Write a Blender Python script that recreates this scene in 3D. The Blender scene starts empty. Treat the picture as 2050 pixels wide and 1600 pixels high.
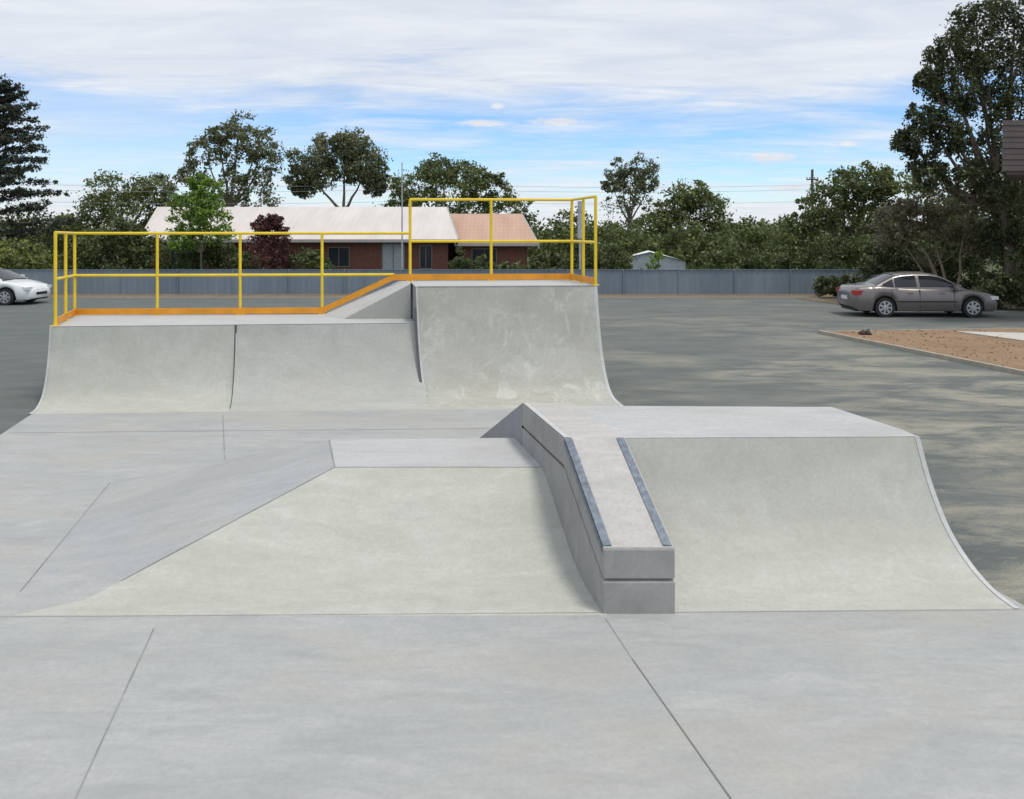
import bpy, math, random
import numpy as np
from mathutils import Vector, Matrix
random.seed(7); rng=np.random.default_rng(11)
C=bpy.context.scene.collection
# ---------------------------------------------------------------- helpers
class NT:
    def __init__(s,nt): s.nt=nt
    def n(s,t,**k):
        nd=s.nt.nodes.new(t)
        for a,b in k.items():
            if a.startswith('_'): setattr(nd,a[1:],b)
        return nd
    def l(s,a,b): s.nt.links.new(a,b)
def math_n(N,op,a,b=None,c=None,clamp=False):
    m=N.n('ShaderNodeMath',_operation=op,_use_clamp=clamp)
    for i,v in enumerate((a,b,c)):
        if v is None: continue
        if hasattr(v,'is_linked'): N.l(v,m.inputs[i])
        else: m.inputs[i].default_value=v
    return m.outputs[0]
def mixc(N,f,a,b,mode='MIX'):
    m=N.n('ShaderNodeMix',_data_type='RGBA',_blend_type=mode)
    for s,v in ((m.inputs[0],f),(m.inputs[6],a),(m.inputs[7],b)):
        if hasattr(v,'is_linked'): N.l(v,s)
        elif isinstance(v,(tuple,list)): s.default_value=(*v[:3],1)
        else: s.default_value=v
    return m.outputs[2]
def ramp(N,f,stops):
    r=N.n('ShaderNodeValToRGB'); e=r.color_ramp.elements
    while len(e)<len(stops): e.new(0.5)
    for i,(p,c) in enumerate(stops):
        e[i].position=p; e[i].color=(*c,1) if isinstance(c,(tuple,list)) else (c,c,c,1)
    N.l(f,r.inputs[0]); return r.outputs[0]
def noise(N,vec,scale,detail=4,rough=.55,dist=0):
    n=N.n('ShaderNodeTexNoise'); n.inputs['Scale'].default_value=scale
    n.inputs['Detail'].default_value=detail; n.inputs['Roughness'].default_value=rough
    n.inputs['Distortion'].default_value=dist
    N.l(vec,n.inputs['Vector']); return n.outputs['Fac']
def newmat(name):
    m=bpy.data.materials.new(name); m.use_nodes=True
    N=NT(m.node_tree); b=m.node_tree.nodes['Principled BSDF']
    tc=N.n('ShaderNodeTexCoord')
    return m,N,b,tc.outputs['Object']
def mapping(N,v,scale=(1,1,1),rot=(0,0,0),loc=(0,0,0)):
    m=N.n('ShaderNodeMapping'); m.inputs['Scale'].default_value=scale; m.inputs['Rotation'].default_value=rot
    m.inputs['Location'].default_value=loc
    N.l(v,m.inputs['Vector']); return m.outputs[0]
def bump(N,b,h,strength,dist=.01):
    bp=N.n('ShaderNodeBump'); bp.inputs['Strength'].default_value=strength; bp.inputs['Distance'].default_value=dist
    N.l(h,bp.inputs['Height']); N.l(bp.outputs[0],b.inputs['Normal'])
def simple(name,col,rough=.6,metal=0,var=.12,scale=6,spec=None):
    m,N,b,v=newmat(name)
    f=noise(N,v,scale,4)
    lo=tuple(c*(1-var) for c in col); hi=tuple(min(1,c*(1+var)) for c in col)
    N.l(ramp(N,f,[(.3,lo),(.7,hi)]),b.inputs['Base Color'])
    b.inputs['Roughness'].default_value=rough; b.inputs['Metallic'].default_value=metal
    return m
def concrete(name,c_lo,c_hi,stain=(.30,.30,.27),stainamt=.35,streak=False,bloom=0,warm=.5,dirt=.26):
    m,N,b,v=newmat(name)
    big=noise(N,mapping(N,v,(.7,1.9,1)),.8,5,.65,.8)
    mid=noise(N,mapping(N,v,(1,3.4,1),rot=(0,0,.12)),2.0,7,.70,.9)
    wn=noise(N,mapping(N,v,(1,1.8,1),loc=(7,3,2)),.7,4,.6,.5)
    fine=noise(N,v,30,5,.75)
    col=mixc(N,ramp(N,mid,[(.30,0),(.70,1)]),c_lo,c_hi)
    col=mixc(N,math_n(N,'MULTIPLY',ramp(N,big,[(.44,0),(.68,1)]),stainamt),col,stain)
    col=mixc(N,math_n(N,'MULTIPLY',ramp(N,wn,[(.48,0),(.68,1)]),warm),col,(.42,.40,.35))
    if streak:
        st=noise(N,mapping(N,v,(6,6,.9)),1.5,6,.7,.4)
        col=mixc(N,math_n(N,'MULTIPLY',ramp(N,st,[(.46,0),(.72,1)]),.35),col,(.37,.375,.32))
    if bloom:
        bl=noise(N,mapping(N,v,(1.8,1.8,1.0),loc=(3.1,0,.6)),1.3,7,.78,1.2)
        col=mixc(N,math_n(N,'MULTIPLY',ramp(N,bl,[(.52,0),(.64,1)]),bloom),col,(.60,.60,.56))
    col=mixc(N,ramp(N,fine,[(.34,dirt),(.62,0)]),col,(.24,.24,.23))
    sp=noise(N,v,9,4,.6)
    col=mixc(N,ramp(N,sp,[(.68,0),(.76,.25)]),col,(.25,.25,.22))
    N.l(col,b.inputs['Base Color'])
    N.l(ramp(N,mid,[(.3,.62),(.7,.85)]),b.inputs['Roughness'])
    b.inputs['Specular IOR Level'].default_value=.3
    bump(N,b,fine,.22,.006)
    return m
def mesh_obj(name,verts,faces,mat=None,smooth=False,parent=None,mats=None,mi=None):
    me=bpy.data.meshes.new(name); me.from_pydata([tuple(v) for v in verts],[],faces); me.update()
    ob=bpy.data.objects.new(name,me); C.objects.link(ob)
    for m in (mats or [mat]): me.materials.append(m)
    if mi: me.polygons.foreach_set('material_index',mi)
    if smooth: me.polygons.foreach_set('use_smooth',[True]*len(me.polygons))
    if parent: ob.parent=parent
    return ob
def empty(name,loc=(0,0,0),rz=0):
    e=bpy.data.objects.new(name,None); C.objects.link(e); e.location=loc; e.rotation_euler=(0,0,rz); e.empty_display_size=.2
    return e
class MB:
    def __init__(s): s.v=[];s.f=[];s.m=[]
    def add(s,vs,fs,m=0):
        o=len(s.v); s.v+= [tuple(x) for x in vs]; s.f+=[tuple(i+o for i in f) for f in fs]; s.m+=[m]*len(fs)
    def tube(s,a,b,r1,r2=None,n=8,m=0,cap=True):
        r2=r1 if r2 is None else r2
        a=Vector(a);b=Vector(b);d=(b-a).normalized()
        u=d.orthogonal().normalized();w=d.cross(u)
        vs=[];
        for p,r in ((a,r1),(b,r2)):
            for i in range(n):
                t=2*math.pi*i/n; vs.append(p+u*r*math.cos(t)+w*r*math.sin(t))
        fs=[(i,(i+1)%n,n+(i+1)%n,n+i) for i in range(n)]
        if cap: fs+=[tuple(reversed(range(n))),tuple(range(n,2*n))]
        s.add(vs,fs,m)
    def prism(s,poly,z0,z1,m=0):
        n=len(poly); vs=[(x,y,z0) for x,y in poly]+[(x,y,z1) for x,y in poly]
        fs=[(i,(i+1)%n,n+(i+1)%n,n+i) for i in range(n)]+[tuple(reversed(range(n))),tuple(range(n,2*n))]
        s.add(vs,fs,m)
    def beam(s,a,b,th,z0,z1,m=0):
        a=Vector(a);b=Vector(b);d=Vector((b.x-a.x,b.y-a.y,0)).normalized();nn=Vector((-d.y,d.x,0))*th/2
        vs=[a-nn+Vector((0,0,z0)),b-nn+Vector((0,0,z0)),b+nn+Vector((0,0,z0)),a+nn+Vector((0,0,z0)),
            a-nn+Vector((0,0,z1)),b-nn+Vector((0,0,z1)),b+nn+Vector((0,0,z1)),a+nn+Vector((0,0,z1))]
        s.add(vs,[(0,1,5,4),(1,2,6,5),(2,3,7,6),(3,0,4,7),(4,5,6,7),(3,2,1,0)],m)
    def box(s,x0,x1,y0,y1,z0,z1,m=0): s.prism([(x0,y0),(x1,y0),(x1,y1),(x0,y1)],z0,z1,m)
    def obj(s,name,mats,smooth=False,parent=None,bevel=0):
        if not isinstance(mats,list): mats=[mats]
        o=mesh_obj(name,s.v,s.f,mats=mats,mi=s.m,smooth=smooth,parent=parent)
        if bevel:
            b=o.modifiers.new('b','BEVEL'); b.width=bevel; b.segments=2; b.limit_method='ANGLE'
        return o
# ---------------------------------------------------------------- materials
M_flat=concrete('concrete_flat',(.335,.35,.352),(.435,.445,.442),(.28,.295,.305),.5,warm=.5)
M_ramp=concrete('concrete_ramp',(.42,.43,.39),(.53,.535,.49),(.38,.385,.33),.45,streak=True,warm=.3,dirt=.22)
M_mid=concrete('concrete_transition',(.38,.39,.37),(.49,.50,.47),(.33,.34,.325),.45,streak=True,warm=.3)
M_bank=concrete('concrete_bank',(.34,.352,.358),(.435,.445,.447),(.28,.295,.305),.5,warm=.3)
M_high=concrete('concrete_high_ramp',(.39,.395,.355),(.51,.51,.465),(.32,.32,.275),.6,streak=True,bloom=.6,warm=.4)
M_deck=concrete('concrete_deck',(.42,.43,.44),(.53,.54,.54),(.36,.37,.38),.4,warm=.3)
M_ledge_lit=concrete('concrete_ledge_lit',(.42,.41,.395),(.55,.54,.52),(.34,.34,.33),.4,warm=.4)  # same concrete as the ledge sides, painted lighter as the lit top
M_ledge_shade=concrete('concrete_ledge_shade',(.27,.268,.265),(.38,.373,.36),(.20,.20,.198),.5,warm=.2)  # shade on the ledge sides is painted in as a darker concrete
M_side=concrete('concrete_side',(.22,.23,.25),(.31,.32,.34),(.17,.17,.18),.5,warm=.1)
M_edge=concrete('concrete_edge',(.49,.50,.51),(.60,.61,.61),(.42,.43,.43),.4,warm=.2)
M_joint=simple('joint_dark',(.10,.105,.115),.9)
M_jointl=simple('joint_light',(.25,.255,.26),.9,0,.3,3)
M_steel=simple('galvanised_steel',(.15,.18,.22),.5,.35,.3,25)
M_yel=simple('yellow_paint',(.80,.58,.025),.4,0,.08,5)
M_org=simple('orange_paint',(.74,.30,.012),.45,0,.14,4)
def asphalt():
    m,N,b,v=newmat('asphalt')
    big=noise(N,mapping(N,v,(.5,1.25,1),rot=(0,0,.25)),.9,9,.74,.5)
    loc=noise(N,mapping(N,v,(.6,.8,1),loc=(3,9,0)),.30,3,.5)
    mid=noise(N,mapping(N,v,(.6,1.5,1)),1.0,8,.72,.5)
    fine=noise(N,v,45,3,.7)
    col=mixc(N,ramp(N,mid,[(.3,0),(.7,1)]),(.108,.125,.122),(.17,.185,.177))
    sx=N.n('ShaderNodeSeparateXYZ'); N.l(v,sx.inputs[0])
    gx=ramp(N,math_n(N,'MULTIPLY',sx.outputs[0],.1,clamp=True),[(.05,.0),(.28,1)])
    gy=ramp(N,math_n(N,'MULTIPLY',sx.outputs[1],.03,clamp=True),[(.45,1),(.85,.3)])
    pm=math_n(N,'MULTIPLY',math_n(N,'MULTIPLY',gx,gy),math_n(N,'MULTIPLY',ramp(N,big,[(.43,0),(.60,1)]),ramp(N,loc,[(.36,.2),(.52,1)])))
    col=mixc(N,math_n(N,'MULTIPLY',pm,.85),col,(.38,.355,.285))
    col=mixc(N,ramp(N,fine,[(.35,.4),(.65,0)]),col,(.07,.08,.08))
    N.l(col,b.inputs['Base Color']); b.inputs['Roughness'].default_value=.9; b.inputs['Specular IOR Level'].default_value=.2
    bump(N,b,fine,.4,.01); return m
M_asph=asphalt()
def dirt(name,a,bc,c):
    m,N,b,v=newmat(name)
    f=noise(N,v,1.2,6,.65,.4); g=noise(N,v,18,5,.8)
    col=mixc(N,ramp(N,f,[(.35,0),(.65,1)]),a,bc); col=mixc(N,ramp(N,g,[(.4,.7),(.62,0)]),col,c)
    N.l(col,b.inputs['Base Color']); b.inputs['Roughness'].default_value=.95; bump(N,b,g,.9,.04); return m
M_mulch=dirt('mulch',(.33,.205,.115),(.42,.295,.185),(.17,.105,.06))
M_dirt=dirt('dirt',(.20,.15,.10),(.28,.22,.15),(.10,.08,.05))
M_grass=dirt('dry_grass',(.06,.08,.03),(.11,.11,.05),(.04,.05,.02))
def leafmat(name,dark,light,tint=None):
    m,N,b,v=newmat(name)
    g=N.n('ShaderNodeNewGeometry')
    big=noise(N,v,.55,2,.6)
    col=mixc(N,g.outputs['Random Per Island'],dark,light)
    t=tint or tuple(c*.55 for c in dark)
    col=mixc(N,ramp(N,big,[(.42,.0),(.62,.5)]),col,t)
    N.l(col,b.inputs['Base Color']); b.inputs['Roughness'].default_value=.5; b.inputs['Specular IOR Level'].default_value=.4
    tr=N.n('ShaderNodeBsdfTranslucent'); N.l(col,tr.inputs[0])
    mx=N.n('ShaderNodeMixShader'); mx.inputs[0].default_value=.3
    N.l(b.outputs[0],mx.inputs[1]); N.l(tr.outputs[0],mx.inputs[2])
    N.l(mx.outputs[0],m.node_tree.nodes['Material Output'].inputs[0]); return m
L_mid=leafmat('leaf_mid',(.09,.12,.04),(.235,.28,.10))
L_gum=leafmat('leaf_gum',(.11,.13,.065),(.26,.28,.15))
L_dark=leafmat('leaf_dark',(.052,.068,.033),(.15,.175,.075))
L_belt=leafmat('leaf_belt',(.065,.09,.034),(.185,.22,.08))
L_pine=leafmat('leaf_pine',(.035,.05,.036),(.10,.125,.085))
L_bright=leafmat('leaf_bright',(.12,.21,.03),(.28,.42,.08),(.09,.16,.03))
L_plum=leafmat('leaf_plum',(.085,.032,.034),(.22,.095,.085))
L_brown=leafmat('leaf_brown',(.15,.14,.085),(.32,.28,.18),(.12,.11,.07))
L_yel=leafmat('leaf_olive',(.13,.165,.045),(.29,.32,.10))
M_bark=simple('bark',(.16,.13,.10),.9,0,.3,5)
M_barkl=simple('bark_pale',(.26,.22,.18),.9,0,.3,5)
# ---------------------------------------------------------------- ground
def sheet(name,poly,z,mat,th=None):
    if th is None:
        return mesh_obj(name,[(x,y,z) for x,y in poly],[tuple(range(len(poly)))],mat)
    b=MB(); b.prism(poly,z-th,z); return b.obj(name,mat)
sheet('ground',[(-1500,-300),(1500,-300),(1500,3000),(-1500,3000)],-.008,M_grass)
sheet('asphalt_car_park',[(-60,-20),(60,-20),(60,33.6),(-60,33.6)],0,M_asph)
sheet('dirt_verge',[(-60,33.6),(60,33.6),(60,36.2),(-60,36.2)],0.02,M_dirt)
b=MB(); b.box(-60,60,33.48,33.6,0,.05); b.obj('kerb',simple('kerb_concrete',(.34,.32,.28),.9))
sheet('concrete_slab',[(-3.7,-3),(9,-3),(9,6.02),(3.80,6.10),(2.75,10.9),(1.80,12.8),(1.55,15.0),(-7.9,15.0),(-7.33,12.76),(-6.95,11.2)],.012,M_flat,.1)
bed=[(8.27,22.2),(9.83,15.8),(12,6.9),(24,8),(24,22.6),(14.2,22.9)]
e=empty('garden_bed'); sheet('mulch_surface',bed,.05,M_mulch,.05).parent=e
b=MB()
for p,q in ((0,1),(1,2)):
    b.beam((*bed[p],0),(*bed[q],0),.10,0,.09)
b.beam((*bed[0],0),(*bed[5],0),.07,0,.065); b.beam((*bed[5],0),(*bed[4],0),.07,0,.065)
b.obj('edging',simple('edging_concrete',(.36,.33,.27),.9),parent=e)
b=MB()
for _ in range(500):
    x=random.uniform(8.6,15);y=random.uniform(14,22.5)
    if x< 8.27+(22.2-y)*.244+.15: continue
    s_=random.uniform(.012,.03); b.tube((x,y,.045),(x+random.uniform(-.05,.05),y+random.uniform(-.05,.05),.05+s_),s_,s_*.5,5)
b.obj('bark_chips',simple('bark_chip',(.27,.18,.11),.95,0,.6,2),parent=e)
sheet('footpath',[(11.9,22.1),(12.7,20.0),(24,17.5),(24,19.6)],.075,simple('path_concrete',(.50,.48,.44),.9),.02)
b=MB()
for i in range(5):
    a=i*1.3; b.tube((9.25+.12*math.cos(a),21.6+.1*math.sin(a),.04),(9.25+.1*math.cos(a)+.03,21.6,.10+.02*i),.08,.04,6)
b.obj('rock',simple('rock_dark',(.07,.05,.04),.9),smooth=True)
sheet('dirt_patch',[(12.5,29.5),(30,27.2),(60,27),(60,33.4),(11.5,33.4)],.012,M_dirt)
# ---------------------------------------------------------------- skate ramps
K=-.233
def ruled(name,A,B,mat,parent,n=24,smooth=True):
    v=[];f=[]
    for i,(p,q) in enumerate(zip(A,B)):
        p=Vector(p);q=Vector(q)
        for j in range(n+1): v.append(p.lerp(q,j/n))
    for i in range(len(A)-1):
        for j in range(n):
            a=i*(n+1)+j; f.append((a,a+1,a+n+2,a+n+1))
    return mesh_obj(name,v,f,mat,smooth,parent)
def catmull(pts,sub=4):
    out=[];P=[Vector(p) for p in pts];P=[P[0]*2-P[1]]+P+[P[-1]*2-P[-2]]
    for i in range(1,len(P)-2):
        for s in range(sub):
            t=s/sub;a,b_,c,d=P[i-1:i+3]
            out.append(.5*((2*b_)+(c-a)*t+(2*a-5*b_+4*c-d)*t*t+(3*b_-a-3*c+d)*t**3))
    out.append(P[-2]); return out
def poly_obj(name,pts,mat,parent): return mesh_obj(name,pts,[tuple(range(len(pts)))],mat,parent=parent)
def skirt(name,prof,mat,parent,z=-.02):
    v=[];f=[]
    for p in prof: v+= [(p[0],p[1],p[2]),(p[0],p[1],z)]
    for i in range(len(prof)-1): f.append((2*i,2*i+2,2*i+3,2*i+1))
    return mesh_obj(name,v,f,mat,parent=parent)
def strip(name,pts,wvec,mat,parent,lift=(0,-.004,.004)):
    w=Vector(wvec)/2;l=Vector(lift);v=[];f=[]
    for p in pts: p=Vector(p)+l; v+=[p-w,p+w]
    for i in range(len(pts)-1): f.append((2*i,2*i+1,2*i+3,2*i+2))
    return mesh_obj(name,v,f,mat,True,parent)
Z0=.0125
e=empty('skate_ramp')
prof=[(6.06,Z0),(6.25,.045),(6.43,.12),(6.60,.235),(6.737,.37),(6.84,.52),(6.93,.68),(7.0,.84),(7.07,1.02)]
R=catmull([(5.142+K*d,d,z) for d,z in prof]); L=catmull([(2.50+K*(d-.05),d-.05,z) for d,z in prof])
ruled('curved_face',L,R,M_ramp,e)
bl=(.30,8.34,1.02); br=(3.21,8.27,1.02)
poly_obj('deck',[L[-1],R[-1],(3.47,7.34,1.02),br,bl],M_deck,e)
strip('lip',[L[-1],R[-1]],(0,.03,0),M_edge,e,(0,.02,.004))
ruled('back_bank',[bl,(-.25,10.9,0)],[br,(2.62,10.9,0)],M_ramp,e,6,False)
skirt('side_wall',list(R)+[(3.47,7.34,1.02),br,(2.62,10.9,0.0)],M_side,e)
strip('side_edge',R,(.04,0,0),M_edge,e,(-.02,-.004,.004))
# --- grind ledge
g=empty('grind_ledge')
def lp(d,z,side): return (2.056+K*d+.522*side,d,z)
def slab(top,bot,inset,name,mat,bev=0):
    n=len(top);v=[];f=[]
    for s in (0+inset/.52,1-inset/.52):
        for i,(d,z) in enumerate(top): v.append(lp(d+(inset if i==0 else 0),z,s))
        for i,(d,z) in enumerate(bot): v.append(lp(d+(inset if i==0 else 0),z,s))
    N2=2*n
    for i in range(n-1):
        f.append((i,i+1,n+i+1,n+i)); f.append((N2+i+1,N2+i,N2+n+i,N2+n+i+1))
        f.append((i+1,i,N2+i,N2+i+1)); f.append((n+i,n+i+1,N2+n+i+1,N2+n+i))
    f.append((0,n,N2+n,N2)); f.append((n-1,N2+n-1,N2+2*n-1,2*n-1))
    o=mesh_obj(name,v,f,mat,parent=g)
    if bev:
        m=o.modifiers.new('b','BEVEL'); m.width=bev; m.segments=2; m.limit_method='ANGLE'
    return o
top=[(5.98,.48),(6.95,1.04),(8.39,1.035)]; c1=[(5.98,.262),(6.95,.807),(8.39,.805)]
c2=[(5.98,.240),(6.95,.785),(8.39,.783)]; bt=[(5.98,0.0),(6.95,-.02),(8.39,-.02)]
slab(top,c1,0,'cap',M_ledge_shade,.010)
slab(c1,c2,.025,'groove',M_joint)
slab(c2,bt,0,'base',M_ledge_shade,.006)
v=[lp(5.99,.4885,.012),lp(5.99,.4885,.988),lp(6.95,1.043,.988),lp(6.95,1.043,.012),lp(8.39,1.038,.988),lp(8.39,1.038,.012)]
mesh_obj('lit_top',v,[(0,1,2,3),(3,2,4,5)],M_ledge_lit,parent=g)  # thin sheet that keeps the lit top lighter than the shade-coloured cap
v=[lp(8.39,1.03,0),lp(8.39,-.02,0),lp(10.9,0,0),lp(8.39,1.03,.5),lp(10.9,0,.5)]
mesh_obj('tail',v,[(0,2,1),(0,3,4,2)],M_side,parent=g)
for nm,s0,s1 in (('steel_edge_left',0.005,.125),('steel_edge_right',.845,.965)):
    v=[lp(6.0,.4955,s0),lp(6.0,.4955,s1),lp(6.94,1.0385,s1),lp(6.94,1.0385,s0)]
    v2=[(a,b_,c+.010) for a,b_,c in v]
    mesh_obj(nm,v+v2,[(4,5,6,7),(0,1,5,4),(1,2,6,5),(2,3,7,6),(3,0,4,7)],M_steel,parent=g)
v=[lp(6.0,.4955,-.006),lp(6.94,1.0385,-.006),lp(6.94,.985,-.006),lp(6.0,.44,-.006)]
mesh_obj('steel_edge_face',v,[(0,1,2,3)],M_steel,parent=g)
v=[lp(6.96,1.043,0.01),lp(6.96,1.043,.10),lp(8.37,1.039,.10),lp(8.37,1.039,.01)]
mesh_obj('worn_edge',[(a,b_,c+.004) for a,b_,c in v],[(0,1,2,3)],M_edge,parent=g)
# --- left (pyramid) ramp
e=empty('skate_ramp')
prof=[(5.95,Z0),(6.2,.022),(6.42,.05),(6.62,.10),(6.8,.17),(7.02,.29),(7.25,.415),(7.44,.515),(7.63,.60)]
R=catmull([(2.06+K*d+.02,d,z) for d,z in prof])
A=Vector((-1.64,7.63,.6)); E=Vector((-3.2,6.2,.020))
Lf=[]
for p in R:
    if p.y>=6.19:
        t=max(0,min(1,(7.63-p.y)/(7.63-6.2))); Lf.append(A.lerp(E,t))
    else: Lf.append(Vector((-3.2-(6.2-p.y)*1.6,p.y,p.z)))
ob=ruled('curved_face',Lf,R,M_ramp,e)
nn=25; me=ob.data
for i in range(len(R)):
    for j in range(nn):
        t=j/(nn-1); a=Lf[i];b2=R[i]; k=min(1,t/.45); k=k*k*(3-2*k)
        me.vertices[i*nn+j].co.z=a.z+(b2.z-a.z)*k
hip=[p for p in Lf if p.y>=6.19]
Bk=Vector((-1.91,8.62,.6)); Cc=Vector((-4.43,9.09,Z0)); D=Vector((-3.75,6.2,Z0)); 
topc=hip+[Bk]; foot=[]
n=len(hip)
for i in range(n): foot.append(D.lerp(Cc,.66*i/(n-1)))
foot.append(Cc)
ruled('side_bank',foot,topc,M_bank,e,10,False)
mesh_obj('bank_toe',[D,E,(-3.50,6.0,.0122),(-3.76,6.1,.0122)],[(0,3,2,1)],M_bank,parent=e)
DR=Vector((2.056+K*8.71+.02,8.71,.6))
poly_obj('deck',[A,R[-1],DR,Bk],M_deck,e)
F=Vector((-3.3,9.85,Z0)); G=Vector((-.35,10.3,Z0))
mesh_obj('back_bank',[Bk,DR,G,F,Cc],[(0,3,2,1),(0,4,3)],M_flat,parent=e)
strip('deck_joint',[A,Bk],(.011,0,0),M_jointl,e,(0,0,.004))
strip('front_joint',[A,R[-1]],(0,.008,0),M_jointl,e,(0,0,.004))
strip('hip_joint',hip[3:],(.011,0,0),M_jointl,e,(0,-.003,.004))
strip('foot_joint',[D.lerp(Cc,.05),Cc],(.008,0,0),M_jointl,e,(0,0,.004))
# --- quarter pipes
ty=lambda x:13.32+.0905*(x+7.47)
by=lambda x:12.45+.05*(x+7.4)
def qp(name,xbl,xbr,xtl,xtr,zt,shape,dx=0):
    e=empty(name)
    def pr(xb,xt):
        y0=by(xb);y1=ty(xt)+dx;P=[]
        for u,w in shape: P.append((xb+(xt-xb)*u,y0+(y1-y0)*u,Z0+(zt-Z0)*w))
        return catmull(P)
    return e,pr(xbl,xtl),pr(xbr,xtr)
s_low=[(0,0),(.25,.012),(.45,.06),(.62,.15),(.76,.31),(.87,.52),(.95,.76),(1,1)]
s_mid=[(0,0),(.22,.03),(.42,.11),(.60,.24),(.75,.42),(.87,.63),(.95,.82),(1,1)]
s_high=[(0,0),(.2,.005),(.38,.035),(.55,.11),(.70,.26),(.83,.47),(.93,.74),(1,1)]
e,L,R=qp('quarter_pipe',-7.30,-4.32,-7.47,-4.55,1.23,s_low)
ruled('curved_face',L,R,M_ramp,e); strip('lip',[L[-1],R[-1]],(0,.05,0),M_edge,e,(0,.02,.004))
strip('edge',L,(.035,0,0),M_edge,e,(.018,-.004,.004)); strip('joint',R[3:],(.04,0,0),M_joint,e,(0,-.006,.004))
skirt('side_wall',list(L)+[(-8.02,15.15,1.23)],M_side,e)
e2,L2,R2=qp('q',-4.32,-1.22,-4.55,-1.62,1.23,s_mid)
ruled('transition_face',L2,R2,M_mid,e); strip('lip_transition',[L2[-1],R2[-1]],(0,.05,0),M_edge,e,(0,.02,.004))
bpy.data.objects.remove(e2)
poly_obj('deck',[L[-1],R[-1],R2[-1],(-1.95,15.35,1.23),(-8.02,15.15,1.23)],M_deck,e)
mesh_obj('rear_wall',[(-8.02,15.15,0),(-1.9,15.5,0),(-1.9,15.5,1.23),(-8.02,15.15,1.23)],[(0,1,2,3)],M_side,parent=e)
w=[(-2.95,14.5,1.232),(-1.79,14.55,1.84),(-1.79,14.55,1.232),(-3.5,15.28,1.232),(-2.1,15.42,1.84),(-1.9,15.44,1.84),(-1.9,15.44,1.2)]
mesh_obj('wedge',w,[(0,1,4,3),(1,5,4)],M_deck,parent=e)
mesh_obj('wedge_side',w,[(0,2,1)],M_mid,parent=e)
e,L,R=qp('quarter_pipe',-1.22,1.78,-1.62,1.46,1.84,s_high,.0)
ruled('curved_face',L,R,M_high,e); strip('lip',[L[-1],R[-1]],(0,.06,0),M_edge,e,(0,.02,.004))
strip('edge',R,(.05,0,0),M_edge,e,(-.025,-.004,.004)); strip('edge_left',L[10:],(.035,0,0),M_edge,e,(.02,-.004,.004))
strip('joint',L[5:26],(.045,0,0),M_joint,e,(-.02,-.008,.004))
poly_obj('deck',[L[-1],R[-1],(1.13,15.75,1.84),(-1.93,15.5,1.84)],M_deck,e)
skirt('left_wall',list(L)+[(-1.93,15.5,1.84)],M_side,e); skirt('right_wall',list(R)+[(1.13,15.75,1.84)],M_side,e)
mesh_obj('rear_wall',[(1.13,15.75,0),(-1.93,15.5,0),(-1.93,15.5,1.84),(1.13,15.75,1.84)],[(0,1,2,3)],M_side,parent=e)
e=empty('slab_joints')
def line(n,a,b_,w=.008,m=M_jointl):
    a=Vector((*a,.0165));b_=Vector((*b_,.0165));d=(b_-a).normalized();s=Vector((-d.y,d.x,0))*w/2
    mesh_obj(n,[a-s,b_-s,b_+s,a+s],[(0,1,2,3)],m,parent=e)
line('joint_1',(-1.92,3.0),(-2.50,5.75),.007); line('joint_2',(1.30,3.0),(.78,5.35),.007,simple('joint_mid',(.17,.175,.18),.9))
line('joint_3',(-3.45,9.9),(-4.35,12.4),.010); line('joint_4',(-6.9,11.3),(-.2,11.55),.010)
line('joint_5',(-3.70,5.93),(3.75,6.04),.004); line('joint_6',(-4.4,9.1),(-3.3,9.86),.010)
line('joint_8',(1.25,3.55),(2.9,3.62),.004); line('joint_9',(.78,5.35),(.67,5.90),.004)
# ---------------------------------------------------------------- guard rail
e=empty('guard_rail')
b=MB(); o=MB()
Yr=lambda x:15.02+.058*(x+8)
zl,zh=1.23,1.84;H=1.5;r=.027
def post(x,y,z,h=H): b.tube((x,y,z),(x,y,z+h),r); b.box(x-.06,x+.06,y-.06,y+.06,z,z+.012)
for x in (-7.97,-6.50,-5.01,-3.52): post(x,Yr(x),zl)
post(-7.45,13.45,zl,1.53); post(-7.70,14.22,zl)
post(-1.90,Yr(-1.9),zh,1.53)
for x in (-.39,1.13): post(x,Yr(x),zh,1.53)
post(1.44,14.2,zh,1.53); post(1.29,14.9,zh,1.53)
def rail(p,q): b.tube(p,q,r*.95)
rail((-7.97,Yr(-7.97),zl+H),(-1.9,Yr(-1.9),zl+H)); rail((-7.97,Yr(-7.97),zl+.73),(-2.2,Yr(-2.2),zl+.73))
rail((-7.45,13.45,zl+1.52),(-7.97,Yr(-7.97),zl+H)); rail((-7.45,13.45,zl+.76),(-7.97,Yr(-7.97),zl+.73))
rail((-1.9,Yr(-1.9),zh+1.52),(1.13,Yr(1.13),zh+1.52)); rail((-1.9,Yr(-1.9),zh+.74),(1.13,Yr(1.13),zh+.74))
rail((1.44,14.2,zh+1.53),(1.13,Yr(1.13),zh+1.52)); rail((1.44,14.2,zh+.74),(1.13,Yr(1.13),zh+.74))
o.beam((-7.97,Yr(-7.97)-.04,zl),(-3.5,Yr(-3.5)-.04,zl),.02,.02,.13)
o.beam((-3.5,Yr(-3.5)-.04,zl),(-2.2,Yr(-2.2)-.04,zh),.02,.02,.13)
o.beam((-2.2,Yr(-2.2)-.04,zh),(1.13,Yr(1.13)-.04,zh),.02,.02,.13)
o.beam((-7.43,13.45,zl),(-7.94,15.0,zl),.02,.02,.13); o.beam((1.41,14.2,zh),(1.10,15.5,zh),.02,.02,.13)
b.obj('rails',M_yel,smooth=False,parent=e); o.obj('kick_boards',M_org,parent=e)
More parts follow.
